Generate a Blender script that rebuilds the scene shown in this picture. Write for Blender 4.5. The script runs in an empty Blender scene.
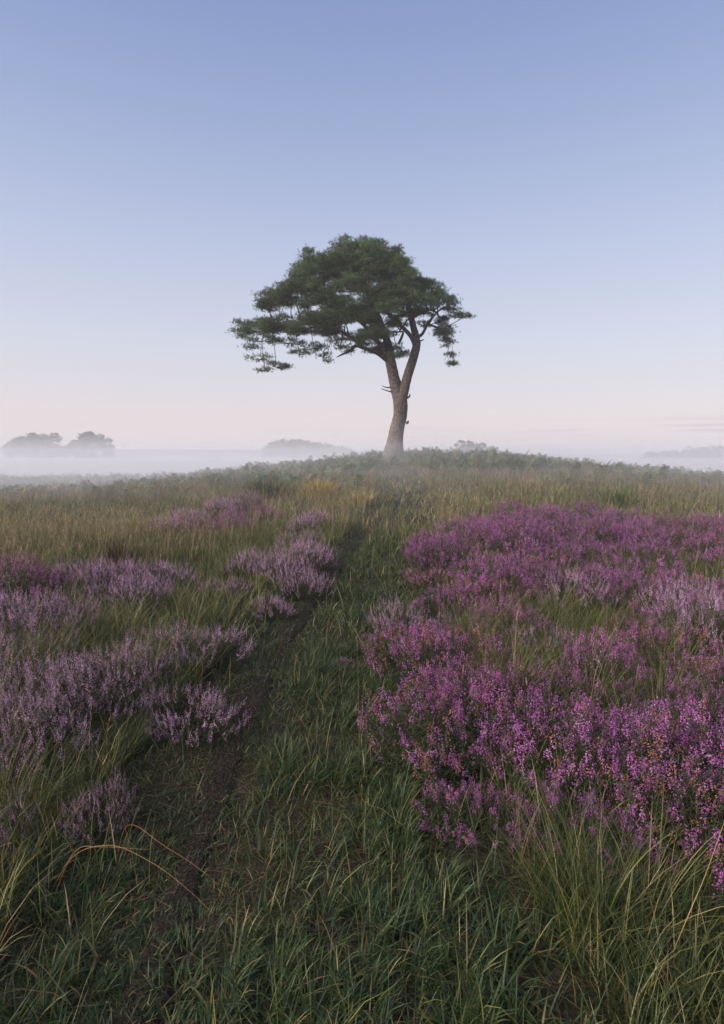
import bpy, math, random
import numpy as np
from mathutils import Vector, Matrix

sc = bpy.context.scene
C = sc.collection
R_ = math.radians

# ------------------------------------------------------------------ camera
EYE = 1.5
PITCH = R_(5.7)
F = 569.0
cd = bpy.data.cameras.new('camera')
cd.sensor_fit = 'VERTICAL'; cd.sensor_height = 36; cd.sensor_width = 36
cd.lens = 36 * F / 1024
cd.clip_start = 0.05; cd.clip_end = 5000
cam = bpy.data.objects.new('camera', cd); C.objects.link(cam)
cam.location = (0, 0, EYE); cam.rotation_euler = (R_(90) - PITCH, 0, 0)
sc.camera = cam

# ------------------------------------------------------------------ sky, sun, exposure
SUN_EL, SUN_ROT = R_(20.0), R_(248)          # low dawn sun behind the camera
SKY_STRENGTH, SUN_STRENGTH, EXPOSURE = 0.10, 5.0, 0.95
w = bpy.data.worlds.new('World'); sc.world = w; w.use_nodes = True
nt = w.node_tree; nt.nodes.clear()
wo = nt.nodes.new('ShaderNodeOutputWorld'); bg = nt.nodes.new('ShaderNodeBackground')
sky = nt.nodes.new('ShaderNodeTexSky'); sky.sky_type = 'NISHITA'; sky.sun_disc = False
sky.sun_elevation = SUN_EL; sky.sun_rotation = SUN_ROT
sky.air_density = 1.0; sky.dust_density = 1.0; sky.ozone_density = 2.0
tint = nt.nodes.new('ShaderNodeMix'); tint.data_type = 'RGBA'; tint.blend_type = 'MULTIPLY'
tint.inputs[0].default_value = 1.0
tc = nt.nodes.new('ShaderNodeTexCoord'); sp = nt.nodes.new('ShaderNodeSeparateXYZ')
nt.links.new(tc.outputs['Generated'], sp.inputs[0])
# clear dawn sky opposite the sun: rosy belt at the horizon, blue above, over the physical sky
ramp = nt.nodes.new('ShaderNodeValToRGB'); rr = ramp.color_ramp
SKY = [(0.0, (.82, .67, .66)), (.07, (.80, .70, .72)), (.18, (.69, .70, .80)), (.32, (.535, .59, .78)), (.47, (.365, .445, .69)), (.60, (.25, .335, .595)), (1.0, (.17, .27, .52))]
rr.elements[0].position = SKY[0][0]; rr.elements[0].color = (*SKY[0][1], 1); rr.elements[1].position = 1; rr.elements[1].color = (*SKY[-1][1], 1)
for p_, c_ in SKY[1:-1]:
    e = rr.elements.new(p_); e.color = (*c_, 1)
nt.links.new(sp.outputs[2], ramp.inputs[0])
rs = nt.nodes.new('ShaderNodeVectorMath'); rs.operation = 'SCALE'; rs.inputs['Scale'].default_value = 1 / SKY_STRENGTH / 2 ** EXPOSURE
nt.links.new(ramp.outputs[0], rs.inputs[0])
tint.blend_type = 'MIX'; tint.inputs[0].default_value = .86
nt.links.new(sky.outputs[0], tint.inputs[6]); nt.links.new(rs.outputs[0], tint.inputs[7])
# thin cloud streaks low over the horizon
mp = nt.nodes.new('ShaderNodeMapping'); mp.inputs['Scale'].default_value = (2.2, 2.2, 62)
nt.links.new(tc.outputs['Generated'], mp.inputs[0])
nz = nt.nodes.new('ShaderNodeTexNoise'); nz.inputs['Scale'].default_value = 2.4; nz.inputs['Detail'].default_value = 5
nt.links.new(mp.outputs[0], nz.inputs[0])
r1 = nt.nodes.new('ShaderNodeValToRGB'); r1.color_ramp.elements[0].position = .5; r1.color_ramp.elements[1].position = .68
nt.links.new(nz.outputs[0], r1.inputs[0])
band = nt.nodes.new('ShaderNodeValToRGB'); cr = band.color_ramp
cr.elements[0].position = .025; cr.elements[0].color = (0, 0, 0, 1)
cr.elements[1].position = .06; cr.elements[1].color = (0, 0, 0, 1)
e = cr.elements.new(.04); e.color = (1, 1, 1, 1)
nt.links.new(sp.outputs[2], band.inputs[0])
xr = nt.nodes.new('ShaderNodeMapRange'); xr.inputs[1].default_value = -.2; xr.inputs[2].default_value = .35
nt.links.new(sp.outputs[0], xr.inputs[0])
m1 = nt.nodes.new('ShaderNodeMath'); m1.operation = 'MULTIPLY'
m2 = nt.nodes.new('ShaderNodeMath'); m2.operation = 'MULTIPLY'
m3 = nt.nodes.new('ShaderNodeMath'); m3.operation = 'MULTIPLY'; m3.inputs[1].default_value = 1.0
nt.links.new(r1.outputs[0], m1.inputs[0]); nt.links.new(band.outputs[0], m1.inputs[1])
nt.links.new(m1.outputs[0], m2.inputs[0]); nt.links.new(xr.outputs[0], m2.inputs[1]); nt.links.new(m2.outputs[0], m3.inputs[0])
cl = nt.nodes.new('ShaderNodeMix'); cl.data_type = 'RGBA'; cl.blend_type = 'MULTIPLY'
nt.links.new(m3.outputs[0], cl.inputs[0]); nt.links.new(tint.outputs[2], cl.inputs[6]); cl.inputs[7].default_value = (.6, .62, .72, 1)
nt.links.new(cl.outputs[2], bg.inputs[0]); bg.inputs[1].default_value = SKY_STRENGTH
nt.links.new(bg.outputs[0], wo.inputs[0])

sl = bpy.data.lights.new('sun', 'SUN'); sl.energy = SUN_STRENGTH; sl.angle = R_(70); sl.color = (1, .92, .88)
so = bpy.data.objects.new('sun', sl); C.objects.link(so)
sd = Vector((math.sin(SUN_ROT) * math.cos(SUN_EL), math.cos(SUN_ROT) * math.cos(SUN_EL), math.sin(SUN_EL)))
so.rotation_euler = sd.to_track_quat('Z', 'Y').to_euler(); so.location = (0, -20, 30)

vs = sc.view_settings
vs.view_transform = 'Standard'; vs.look = 'None'; vs.gamma = 1; vs.exposure = EXPOSURE; vs.use_curve_mapping = False
cy = sc.cycles
cy.max_bounces = 10; cy.diffuse_bounces = 3; cy.glossy_bounces = 2; cy.transmission_bounces = 4
cy.volume_bounces = 5; cy.transparent_max_bounces = 8; cy.use_denoising = True; cy.denoising_prefilter = 'ACCURATE'
cy.caustics_reflective = False; cy.caustics_refractive = False

# ------------------------------------------------------------------ helpers
rng = np.random.default_rng(11)

def sstep(a, b, x):
    t = np.clip((x - a) / (b - a), 0, 1); return t * t * (3 - 2 * t)

_lat = np.random.default_rng(3).random((8, 256, 256))
def vnoise(x, y, scale, k=0):
    """smooth value noise 0..1 over the ground"""
    x = np.asarray(x, float) / scale + 1000.37; y = np.asarray(y, float) / scale + 1000.71
    xi = np.floor(x).astype(int); yi = np.floor(y).astype(int)
    fx = x - xi; fy = y - yi; fx = fx * fx * (3 - 2 * fx); fy = fy * fy * (3 - 2 * fy)
    L = _lat[k]; g = lambda a, b: L[(xi + a) % 256, (yi + b) % 256]
    return (g(0, 0) * (1 - fx) + g(1, 0) * fx) * (1 - fy) + (g(0, 1) * (1 - fx) + g(1, 1) * fx) * fy

def terrain(x, y):
    x = np.asarray(x, float); y = np.asarray(y, float)
    sx = np.where(x < 4, 7.0, 5.6)
    z = 1.30 * np.exp(-((x - 4) / sx) ** 2 / 2 - ((y - 29) / 7.5) ** 2 / 2)
    z += .12 * np.exp(-((y - 27) / 5) ** 2 / 2) * sstep(6, 14, x)
    z -= .42 * np.exp(-((y - 27) / 6) ** 2 / 2) * sstep(-6, -14, x)
    near = 1 - sstep(34, 60, y)
    z += near * ((vnoise(x, y, 1.7, 0) - .5) * .10 + (vnoise(x, y, .5, 1) - .5) * .05)
    z += near * (vnoise(x, y, 6, 2) - .5) * .16 * sstep(3, 9, y)
    z -= 3.6 * sstep(34, 90, y)
    far = sstep(330, 520, y)
    z += far * (10.6 + 1.4 * (vnoise(x, y, 260, 3) - .5) - 4.6 * sstep(-60, 230, x))
    return z

def ray(px, py):
    a = (px - 362) / F; v = (512 - py) / F
    return np.array([a, math.cos(PITCH) + v * math.sin(PITCH), -math.sin(PITCH) + v * math.cos(PITCH)])

def ground_at(px, py, h=0.0):
    """the point where the sight line meets the ground raised by h"""
    d = ray(px, py); t = .4
    while t < 60:
        p = np.array([0, 0, EYE]) + d * t
        if p[2] <= terrain(p[0], p[1]) + h: break
        t += .02 + t * .002
    return float(p[0]), float(p[1])

def at(px, py, Y):
    d = ray(px, py); t = Y / d[1]
    return np.array([d[0] * t, Y, EYE + d[2] * t])

def inpoly(x, y, poly):
    p = np.asarray(poly); n = len(p); r = np.zeros(np.shape(x), bool); j = n - 1
    for i in range(n):
        xi, yi = p[i]; xj, yj = p[j]
        c = ((yi > y) != (yj > y)) & (x < (xj - xi) * (y - yi) / (yj - yi + 1e-12) + xi)
        r ^= c; j = i
    return r

def build(name, V, T, mat, col=None, parent=None, smooth=False, link=True):
    """triangles given as arrays, linked as one mesh object"""
    V = np.ascontiguousarray(V, np.float32); T = np.ascontiguousarray(T, np.int32)
    me = bpy.data.meshes.new(name)
    me.vertices.add(len(V)); me.vertices.foreach_set('co', V.ravel())
    me.loops.add(T.size); me.loops.foreach_set('vertex_index', T.ravel())
    me.polygons.add(len(T)); me.polygons.foreach_set('loop_start', np.arange(0, T.size, 3, dtype=np.int32))
    me.polygons.foreach_set('use_smooth', np.full(len(T), smooth))
    if col is not None:
        a = me.attributes.new('Col', 'FLOAT_COLOR', 'POINT')
        c4 = np.ones((len(V), 4), np.float32); c4[:, :3] = col; a.data.foreach_set('color', c4.ravel())
    me.update(calc_edges=True)
    me.materials.append(mat)
    o = bpy.data.objects.new(name, me)
    if link: C.objects.link(o)
    if parent: o.parent = parent
    return o

def merge(parts):
    V, T, K, n = [], [], [], 0
    for v, t, c in parts:
        V.append(v); T.append(t + n); K.append(np.broadcast_to(c, (len(v), 3))); n += len(v)
    return np.concatenate(V), np.concatenate(T), np.concatenate(K)

def tag(o, label=None, cat=None, group=None, kind=None):
    if label: o['label'] = label
    if cat: o['category'] = cat
    if group: o['group'] = group
    if kind: o['kind'] = kind
    return o

def empty(name, loc, rz=0):
    o = bpy.data.objects.new(name, None); C.objects.link(o)
    o.location = loc; o.rotation_euler = (0, 0, rz); o.empty_display_size = .2
    return o

def leaf_mat(name, rough=.6, trans=.25, var=0.0, spec=.3):
    m = bpy.data.materials.new(name); m.use_nodes = True; t = m.node_tree; N = t.nodes; L = t.links
    b = N['Principled BSDF']; b.inputs['Roughness'].default_value = rough
    b.inputs['Specular IOR Level'].default_value = spec
    a = N.new('ShaderNodeAttribute'); a.attribute_name = 'Col'
    out = a.outputs['Color']
    if var:
        oi = N.new('ShaderNodeObjectInfo'); h = N.new('ShaderNodeHueSaturation')
        mr = N.new('ShaderNodeMapRange'); mr.inputs[3].default_value = 1 - var; mr.inputs[4].default_value = 1 + var
        L.new(oi.outputs['Random'], mr.inputs[0]); L.new(mr.outputs[0], h.inputs['Value'])
        mh = N.new('ShaderNodeMapRange'); mh.inputs[3].default_value = .485; mh.inputs[4].default_value = .515
        ml = N.new('ShaderNodeMath'); ml.operation = 'FRACT'; mm = N.new('ShaderNodeMath'); mm.operation = 'MULTIPLY'; mm.inputs[1].default_value = 7.31
        L.new(oi.outputs['Random'], mm.inputs[0]); L.new(mm.outputs[0], ml.inputs[0]); L.new(ml.outputs[0], mh.inputs[0]); L.new(mh.outputs[0], h.inputs['Hue'])
        L.new(out, h.inputs['Color']); out = h.outputs[0]
    L.new(out, b.inputs['Base Color'])
    if trans:
        tr = N.new('ShaderNodeBsdfTranslucent'); mx = N.new('ShaderNodeMixShader'); mx.inputs[0].default_value = trans
        L.new(out, tr.inputs[0]); L.new(b.outputs[0], mx.inputs[1]); L.new(tr.outputs[0], mx.inputs[2])
        L.new(mx.outputs[0], N['Material Output'].inputs[0])
    return m

M_GRASS = leaf_mat('grass_blades', .55, .3)
M_FERN = leaf_mat('bracken_fronds', .6, .25)
M_FLOWER = leaf_mat('heather_flowers', .75, .3, .16, .1)
M_HLEAF = leaf_mat('heather_leaves', .7, .15, .12, .15)
M_NEEDLE = leaf_mat('pine_needles', .6, .15)
M_FARLEAF = leaf_mat('far_leaves', .7, .2)

def bark_mat(name, c1, c2, scale):
    m = bpy.data.materials.new(name); m.use_nodes = True; N = m.node_tree.nodes; L = m.node_tree.links
    b = N['Principled BSDF']; b.inputs['Roughness'].default_value = .9; b.inputs['Specular IOR Level'].default_value = .15
    t = N.new('ShaderNodeTexCoord'); mp = N.new('ShaderNodeMapping'); mp.inputs['Scale'].default_value = (1, 1, .38)
    L.new(t.outputs['Object'], mp.inputs[0])
    n0 = N.new('ShaderNodeTexNoise'); n0.inputs['Scale'].default_value = scale * .6; n0.inputs['Detail'].default_value = 4
    L.new(mp.outputs[0], n0.inputs[0])
    mxv = N.new('ShaderNodeMix'); mxv.data_type = 'RGBA'; mxv.blend_type = 'ADD'; mxv.inputs[0].default_value = .14
    L.new(mp.outputs[0], mxv.inputs[6]); L.new(n0.outputs['Color'], mxv.inputs[7])
    v = N.new('ShaderNodeTexVoronoi'); v.feature = 'DISTANCE_TO_EDGE'; v.inputs['Scale'].default_value = scale
    L.new(mxv.outputs[2], v.inputs['Vector'])
    r = N.new('ShaderNodeValToRGB'); r.color_ramp.elements[0].position = .0; r.color_ramp.elements[1].position = .22
    r.color_ramp.elements[0].color = (c1[0] * .35, c1[1] * .35, c1[2] * .35, 1); r.color_ramp.elements[1].color = (*c1, 1)
    L.new(v.outputs['Distance'], r.inputs[0])
    n1 = N.new('ShaderNodeTexNoise'); n1.inputs['Scale'].default_value = 1.3; n1.inputs['Detail'].default_value = 6
    L.new(t.outputs['Object'], n1.inputs[0])
    mx = N.new('ShaderNodeMix'); mx.data_type = 'RGBA'; L.new(n1.outputs[0], mx.inputs[0])
    L.new(r.outputs[0], mx.inputs[6])
    r2 = N.new('ShaderNodeMix'); r2.data_type = 'RGBA'; r2.blend_type = 'MULTIPLY'; r2.inputs[0].default_value = 1
    r2.inputs[7].default_value = (c2[0] / c1[0], c2[1] / c1[1], c2[2] / c1[2], 1); L.new(r.outputs[0], r2.inputs[6])
    L.new(r2.outputs[2], mx.inputs[7]); L.new(mx.outputs[2], b.inputs['Base Color'])
    bp = N.new('ShaderNodeBump'); bp.inputs['Strength'].default_value = .8; bp.inputs['Distance'].default_value = .05
    L.new(v.outputs['Distance'], bp.inputs['Height']); L.new(bp.outputs[0], b.inputs['Normal'])
    return m
M_BARK = bark_mat('pine_bark', (.14, .118, .102), (.175, .13, .104), 13)
M_TWIG = bark_mat('pine_twigs', (.12, .09, .07), (.16, .10, .07), 14)
M_DEAD = bark_mat('dead_wood', (.15, .13, .115), (.10, .085, .075), 12)

def ground_mat(name, cols, scale, bump=.6):
    m = bpy.data.materials.new(name); m.use_nodes = True; N = m.node_tree.nodes; L = m.node_tree.links
    b = N['Principled BSDF']; b.inputs['Roughness'].default_value = .95; b.inputs['Specular IOR Level'].default_value = .1
    t = N.new('ShaderNodeTexCoord')
    n = N.new('ShaderNodeTexNoise'); n.inputs['Scale'].default_value = scale; n.inputs['Detail'].default_value = 8; n.inputs['Roughness'].default_value = .68
    L.new(t.outputs['Object'], n.inputs[0])
    r = N.new('ShaderNodeValToRGB'); r.color_ramp.elements[0].position = .3; r.color_ramp.elements[1].position = .7
    r.color_ramp.elements[0].color = (*cols[0], 1); r.color_ramp.elements[1].color = (*cols[1], 1)
    L.new(n.outputs[0], r.inputs[0])
    n2 = N.new('ShaderNodeTexNoise'); n2.inputs['Scale'].default_value = scale * 9; n2.inputs['Detail'].default_value = 5
    L.new(t.outputs['Object'], n2.inputs[0])
    mx = N.new('ShaderNodeMix'); mx.data_type = 'RGBA'; r3 = N.new('ShaderNodeMapRange'); r3.inputs[1].default_value = .52; r3.inputs[2].default_value = .66
    L.new(n2.outputs[0], r3.inputs[0]); L.new(r3.outputs[0], mx.inputs[0]); L.new(r.outputs[0], mx.inputs[6]); mx.inputs[7].default_value = (*cols[2], 1)
    L.new(mx.outputs[2], b.inputs['Base Color'])
    bp = N.new('ShaderNodeBump'); bp.inputs['Strength'].default_value = bump; bp.inputs['Distance'].default_value = .03
    L.new(n2.outputs[0], bp.inputs['Height']); L.new(bp.outputs[0], b.inputs['Normal'])
    return m
M_GROUND = ground_mat('heath_soil', ((.014, .011, .007), (.034, .030, .015), (.055, .045, .024)), 9)
M_SOIL = ground_mat('peaty_path_soil', ((.012, .009, .006), (.027, .020, .014), (.055, .042, .030)), 8, 1)

# ------------------------------------------------------------------ ground and path
gx = np.sinh(np.linspace(-1, 1, 241) * 6.2) / np.sinh(6.2) * 1150
gy = np.concatenate([np.linspace(-40, -1, 20), np.linspace(-.8, 16, 150), np.linspace(16.4, 60, 80), np.geomspace(62, 1450, 60)])
X, Y = np.meshgrid(gx, gy); Z = terrain(X, Y)
nx, ny = len(gx), len(gy)
I = np.arange(nx * ny).reshape(ny, nx)
q = np.stack([I[:-1, :-1], I[:-1, 1:], I[1:, 1:], I[1:, :-1]], -1).reshape(-1, 4)
tag(build('ground', np.stack([X, Y, Z], -1).reshape(-1, 3), np.concatenate([q[:, [0, 1, 2]], q[:, [0, 2, 3]]]), M_GROUND, smooth=True), kind='structure')

# worn soil line (photo outline of the trodden line, put on the ground in metres)
trod_px = [(140, 1024), (165, 960), (190, 880), (215, 790), (245, 720), (275, 660), (305, 610), (332, 572), (352, 545), (372, 524), (395, 508), (412, 496)]
trod = np.array([ground_at(*p) for p in trod_px]); trod = np.concatenate([[[trod[0, 0] - .35, -.5]], trod, [[1.2, 27.5]]])
wide_px = [(285, 1024), (275, 900), (295, 800), (325, 700), (350, 620), (372, 570), (392, 535), (407, 510)]
wide = np.array([ground_at(*p) for p in wide_px]); wide = np.concatenate([[[wide[0, 0] - .1, -.5]], wide, [[1.5, 27.5]]])
def d_trod(x, y): return np.abs(x - np.interp(y, trod[:, 1], trod[:, 0]))
def d_wide(x, y): return x - np.interp(y, wide[:, 1], wide[:, 0])
ys = np.concatenate([np.linspace(-.5, 14, 240), np.linspace(14.05, 14.4, 4)])
cs = np.linspace(-1, 1, 9)
cx = np.interp(ys, trod[:, 1], trod[:, 0])
hw = .10 + .08 * (vnoise(ys, ys * 0, .45, 4) - .5) * 2
PX = cx[:, None] + cs * hw[:, None] + .05 * (vnoise(ys, ys * 0, .4, 5) - .5)[:, None]
PY = np.repeat(ys[:, None], 9, 1)
PZ = terrain(PX, PY) + .006 + .012 * (1 - cs ** 2)[None, :] - .02 * (np.abs(cs) > .95)[None, :]
I = np.arange(PX.size).reshape(PX.shape)
q = np.stack([I[:-1, :-1], I[:-1, 1:], I[1:, 1:], I[1:, :-1]], -1).reshape(-1, 4)
tag(build('path', np.stack([PX, PY, PZ], -1).reshape(-1, 3), np.concatenate([q[:, [0, 1, 2]], q[:, [0, 2, 3]]]), M_SOIL, smooth=True), kind='structure')

# ------------------------------------------------------------------ haze and ground mist
def air(name, lo, hi, dens, color):
    m = bpy.data.materials.new(name); m.use_nodes = True; N = m.node_tree.nodes
    N.remove(N['Principled BSDF']); v = N.new('ShaderNodeVolumePrincipled')
    v.inputs['Color'].default_value = (*color, 1); v.inputs['Density'].default_value = dens; v.inputs['Anisotropy'].default_value = 0.0
    m.node_tree.links.new(v.outputs[0], N['Material Output'].inputs['Volume'])
    (a, b, c), (d, e_, f) = lo, hi
    V = np.array([[x, y, z] for x in (a, d) for y in (b, e_) for z in (c, f)])
    Q = np.array([[0, 1, 3, 2], [4, 6, 7, 5], [0, 4, 5, 1], [2, 3, 7, 6], [0, 2, 6, 4], [1, 5, 7, 3]])
    o = build(name, V, np.concatenate([Q[:, [0, 1, 2]], Q[:, [0, 2, 3]]]), m)
    return tag(o, kind='stuff')
HZ = (.78, .765, .79)
air('haze', (-1200, -60, -8), (1200, 1500, 14), .0016, HZ)
for y0, y1, top, dens in [(9, 335, .6, .008), (14, 130, 1.1, .011), (16, 52, 2.0, .017), (19, 46, 2.9, .010), (23, 44, 2.4, .010), (36, 330, .2, .012),
                          (100, 340, 1.1, .002), (101, 345, 2.0, .0018), (102, 350, 3.2, .0013), (103, 360, 4.4, .0008), (104, 370, 5.6, .0005)]:
    air('ground_mist', (-1190, y0, -7), (1190, y1, top), dens, HZ)

# ------------------------------------------------------------------ pine tree
TY = 28.0
def P(cx, cy, dy=0.0):
    """tree crop coordinates (269-pixel square enlarged) to metres, dy metres behind the trunk"""
    return at(220 + cx * .3729, 220 + cy * .3731, TY + dy)

def tube(pts, rad, nseg=10, rough=0.0, seed=0, sub=5, cap=True):
    """tapered round limb through points (Catmull-Rom), with uneven girth"""
    pts = np.asarray(pts, float); rad = np.asarray(rad, float); n = len(pts)
    e0 = np.concatenate([[2 * pts[0] - pts[1]], pts, [2 * pts[-1] - pts[-2]]])
    out, ro = [], []
    for i in range(n - 1):
        p0, p1, p2, p3 = e0[i:i + 4]
        for t in np.arange(sub) / sub:
            out.append(.5 * ((2 * p1) + (-p0 + p2) * t + (2 * p0 - 5 * p1 + 4 * p2 - p3) * t * t + (-p0 + 3 * p1 - 3 * p2 + p3) * t ** 3))
            ro.append(rad[i] * (1 - t) + rad[i + 1] * t)
    out.append(pts[-1]); ro.append(rad[-1]); out = np.array(out); ro = np.array(ro)
    tg = np.gradient(out, axis=0); tg /= np.linalg.norm(tg, axis=1)[:, None] + 1e-9
    ref = np.array([0, 1, 0.13]); u = np.cross(tg, ref); u /= np.linalg.norm(u, axis=1)[:, None] + 1e-9
    v = np.cross(tg, u); a = np.arange(nseg) / nseg * 2 * np.pi
    r = np.repeat(ro[:, None], nseg, 1)
    if rough:
        k = np.random.default_rng(seed)
        ph = k.random(4) * 6
        s = np.arange(len(out))[:, None]
        r = r * (1 + rough * (np.sin(3 * a[None] + s * .35 + ph[0]) * .5 + np.sin(5 * a[None] - s * .6 + ph[1]) * .35 + k.normal(0, .35, r.shape)))
    Vx = out[:, None] + r[..., None] * (np.cos(a)[None, :, None] * u[:, None] + np.sin(a)[None, :, None] * v[:, None])
    m = len(out); I = np.arange(m * nseg).reshape(m, nseg); J = np.roll(I, -1, 1)
    q = np.stack([I[:-1], J[:-1], J[1:], I[1:]], -1).reshape(-1, 4)
    T = np.concatenate([q[:, [0, 1, 2]], q[:, [0, 2, 3]]]); Vx = Vx.reshape(-1, 3)
    tipi = len(Vx); Vx = np.concatenate([Vx, [out[-1] + tg[-1] * ro[-1] * .5]])
    T = np.concatenate([T, np.stack([I[-1], J[-1], np.full(nseg, tipi)], -1)])
    return Vx, T, np.zeros(3)

def px_r(wpx): return wpx / 54.5 / 2          # crop width -> radius in metres
tb = P(467, 626); tb[2] = float(terrain(tb[0], tb[1]))
pine = empty('pine_tree', tuple(tb))
tag(pine, 'tall lone Scots pine with forked leaning trunk and dark spreading crown on the rise', 'tree')
def child(name, parts, mat, smooth=True, parent=pine, origin=tb, col=False):
    V, T, K = merge(parts)
    return build(name, V - origin, T, mat, K if col else None, parent, smooth)

trunk_pts = [(461, 655, 0), (465, 630, 0), (470, 590, 0), (476, 555, 0), (483, 520, 0), (484, 490, .05), (475, 455, .1), (465, 420, .1), (459, 385, .1), (455, 360, .1)]
trunk_w = [92, 72, 52, 47, 45, 48, 42, 36, 35, 32]
child('trunk', [tube([P(*p) for p in trunk_pts], [px_r(x) * .80 for x in trunk_w], 20, .06, 1, 6)], M_BARK)
mains = [
    ([(480, 500, -.05), (494, 455, -.1), (504, 415, -.15), (516, 378, -.2), (526, 340, -.2), (526, 315, -.2), (516, 275, -.1), (508, 240, 0), (500, 200, .2), (480, 150, .3), (455, 105, .4)], [34, 33, 30, 29, 27, 24, 20, 17, 14, 10, 5]),   # second stem
    ([(457, 372, .1), (452, 340, .3), (440, 300, .5), (420, 250, .8), (395, 190, 1.0), (375, 130, 1.0), (360, 80, 1.0)], [32, 27, 23, 19, 15, 11, 5]),        # leader
    ([(459, 385, .1), (445, 372, 0), (425, 358, -.3), (405, 348, -.6), (385, 342, -.9), (360, 322, -1.3), (320, 296, -1.2), (270, 280, -1.1), (200, 280, -.9), (120, 285, -.6)], [24, 19, 15, 12, 11, 10, 9, 8, 6, 3]),
    ([(456, 370, .1), (430, 335, .1), (408, 310, .1), (380, 275, .2), (330, 230, .3), (270, 190, .3), (200, 190, .2)], [20, 16, 14, 12, 10, 8, 4]),
    ([(440, 300, .5), (420, 275, 1.2), (370, 250, 2.2), (300, 220, 3.0), (230, 215, 3.2)], [16, 13, 11, 8, 4]),
    ([(526, 340, -.2), (512, 312, -.5), (490, 288, -.9), (468, 268, -1.3), (440, 240, -1.8), (400, 190, -2.4)], [18, 14, 12, 11, 9, 4]),
    ([(524, 318, -.2), (540, 308, -.1), (550, 292, 0), (562, 270, .2), (600, 235, .4), (645, 245, .5)], [12, 10, 9, 7, 5, 2.5]),
    ([(512, 262, -.1), (535, 250, -.3), (565, 240, -.6), (585, 255, -.8), (600, 290, -.9), (615, 330, -.9)], [12, 10, 8, 6, 4, 2]),
    ([(505, 225, .1), (530, 200, .8), (560, 180, 1.6), (590, 190, 2.0)], [13, 10, 7, 3]),
    ([(480, 330, .1), (488, 312, -.4), (490, 300, -.8), (470, 300, -1.4), (440, 300, -2)], [9, 8, 6, 5, 3]),
]
skel = []
for i, (p, wd) in enumerate(mains):
    pts = [P(*a) for a in p]
    child('limb', [tube(pts, [px_r(x) * .80 for x in wd], 12, .06, i + 5, 5)], M_BARK)
    for a, b_, r0, r1 in zip(pts[:-1], pts[1:], wd[:-1], wd[1:]):
        for t in np.linspace(0, 1, 6):
            skel.append(np.concatenate([a * (1 - t) + b_ * t, [px_r(r0 * (1 - t) + r1 * t)]]))
skel = np.array(skel); skel = skel[skel[:, 2] > tb[2] + 4.2]
for p, wd in [([(385, 343, -.9), (365, 338, -1.0), (345, 352, -1.1), (328, 360, -1.15), (313, 368, -1.2)], [9, 7, 6, 5, 2]),
              ([(462, 447, .1), (448, 449, -.1), (434, 444, -.2)], [5, 3, 1.5]), ([(465, 462, .1), (450, 458, -.2), (432, 452, -.3)], [4, 3, 1.5]),
              ([(508, 410, -.15), (514, 402, -.2), (519, 394, -.25)], [7, 5, 3]), ([(500, 478, -.1), (507, 474, -.15), (510, 467, -.2)], [6, 5, 3]),
              ([(524, 328, -.2), (538, 324, -.3), (547, 320, -.35)], [6, 4, 2]), ([(499, 545, 0), (503, 543, 0), (505, 538, 0)], [8, 7, 4])]:
    child('dead_branch', [tube([P(*a) for a in p], [px_r(x) for x in wd], 6, .08, 3, 4)], M_DEAD)

# pads of needles: (cx, cy, rx, ry, fullness)
pads = [(345, 58, 42, 26, 1), (395, 62, 48, 27, 1), (445, 86, 52, 28, 1), (330, 92, 44, 26, 1), (480, 100, 34, 22, 1), (400, 100, 56, 28, 1),
        (258, 98, 46, 24, 1), (225, 125, 38, 22, 1), (275, 122, 58, 24, 1), (330, 130, 60, 26, 1), (390, 132, 60, 26, 1), (450, 128, 58, 24, 1), (492, 132, 30, 18, .9),
        (178, 170, 46, 22, 1), (150, 195, 42, 20, 1), (132, 222, 34, 16, 1), (175, 205, 44, 18, .9), (228, 165, 56, 24, 1), (290, 165, 58, 26, 1), (350, 168, 58, 25, 1), (415, 165, 58, 26, 1), (475, 160, 56, 24, 1), (530, 162, 46, 18, 1), (568, 172, 34, 14, .9),
        (245, 205, 46, 20, .9), (300, 208, 52, 22, 1), (360, 212, 50, 20, 1), (425, 208, 52, 24, 1), (485, 198, 54, 24, 1), (545, 200, 50, 18, 1), (595, 206, 40, 14, .9), (630, 226, 36, 12, .8), (655, 248, 34, 8, .7),
        (75, 266, 38, 16, .9), (58, 294, 26, 12, .8), (105, 285, 48, 18, 1), (155, 275, 48, 18, 1), (205, 285, 46, 18, 1), (248, 255, 46, 18, 1), (285, 278, 46, 18, 1), (335, 255, 38, 16, .9), (390, 248, 44, 20, 1), (450, 228, 44, 20, 1), (398, 288, 34, 22, 1), (325, 305, 46, 13, .8), (385, 318, 36, 14, .8), (300, 245, 46, 18, 1),
        (88, 330, 28, 9, .35), (110, 362, 36, 9, .45), (150, 382, 42, 10, .6), (120, 392, 22, 7, .5), (215, 348, 34, 11, .45), (190, 318, 46, 12, .55), (252, 332, 36, 14, .55), (283, 362, 14, 20, .4), (120, 312, 44, 12, .6), (325, 328, 26, 9, .45),
        (440, 300, 26, 11, .7), (455, 330, 36, 11, .8), (482, 348, 22, 6, .7), (430, 335, 22, 10, .8), (415, 345, 24, 7, .6), (560, 236, 38, 10, .6), (590, 258, 34, 10, .6), (600, 284, 24, 16, .7), (610, 315, 16, 20, .6), (618, 350, 7, 14, .4), (626, 374, 6, 6, .6), (545, 272, 26, 9, .4), (520, 235, 36, 14, .7), (470, 260, 28, 14, .7), (340, 342, 14, 5, .3)]
tr = np.random.default_rng(21)
full = []
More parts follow.
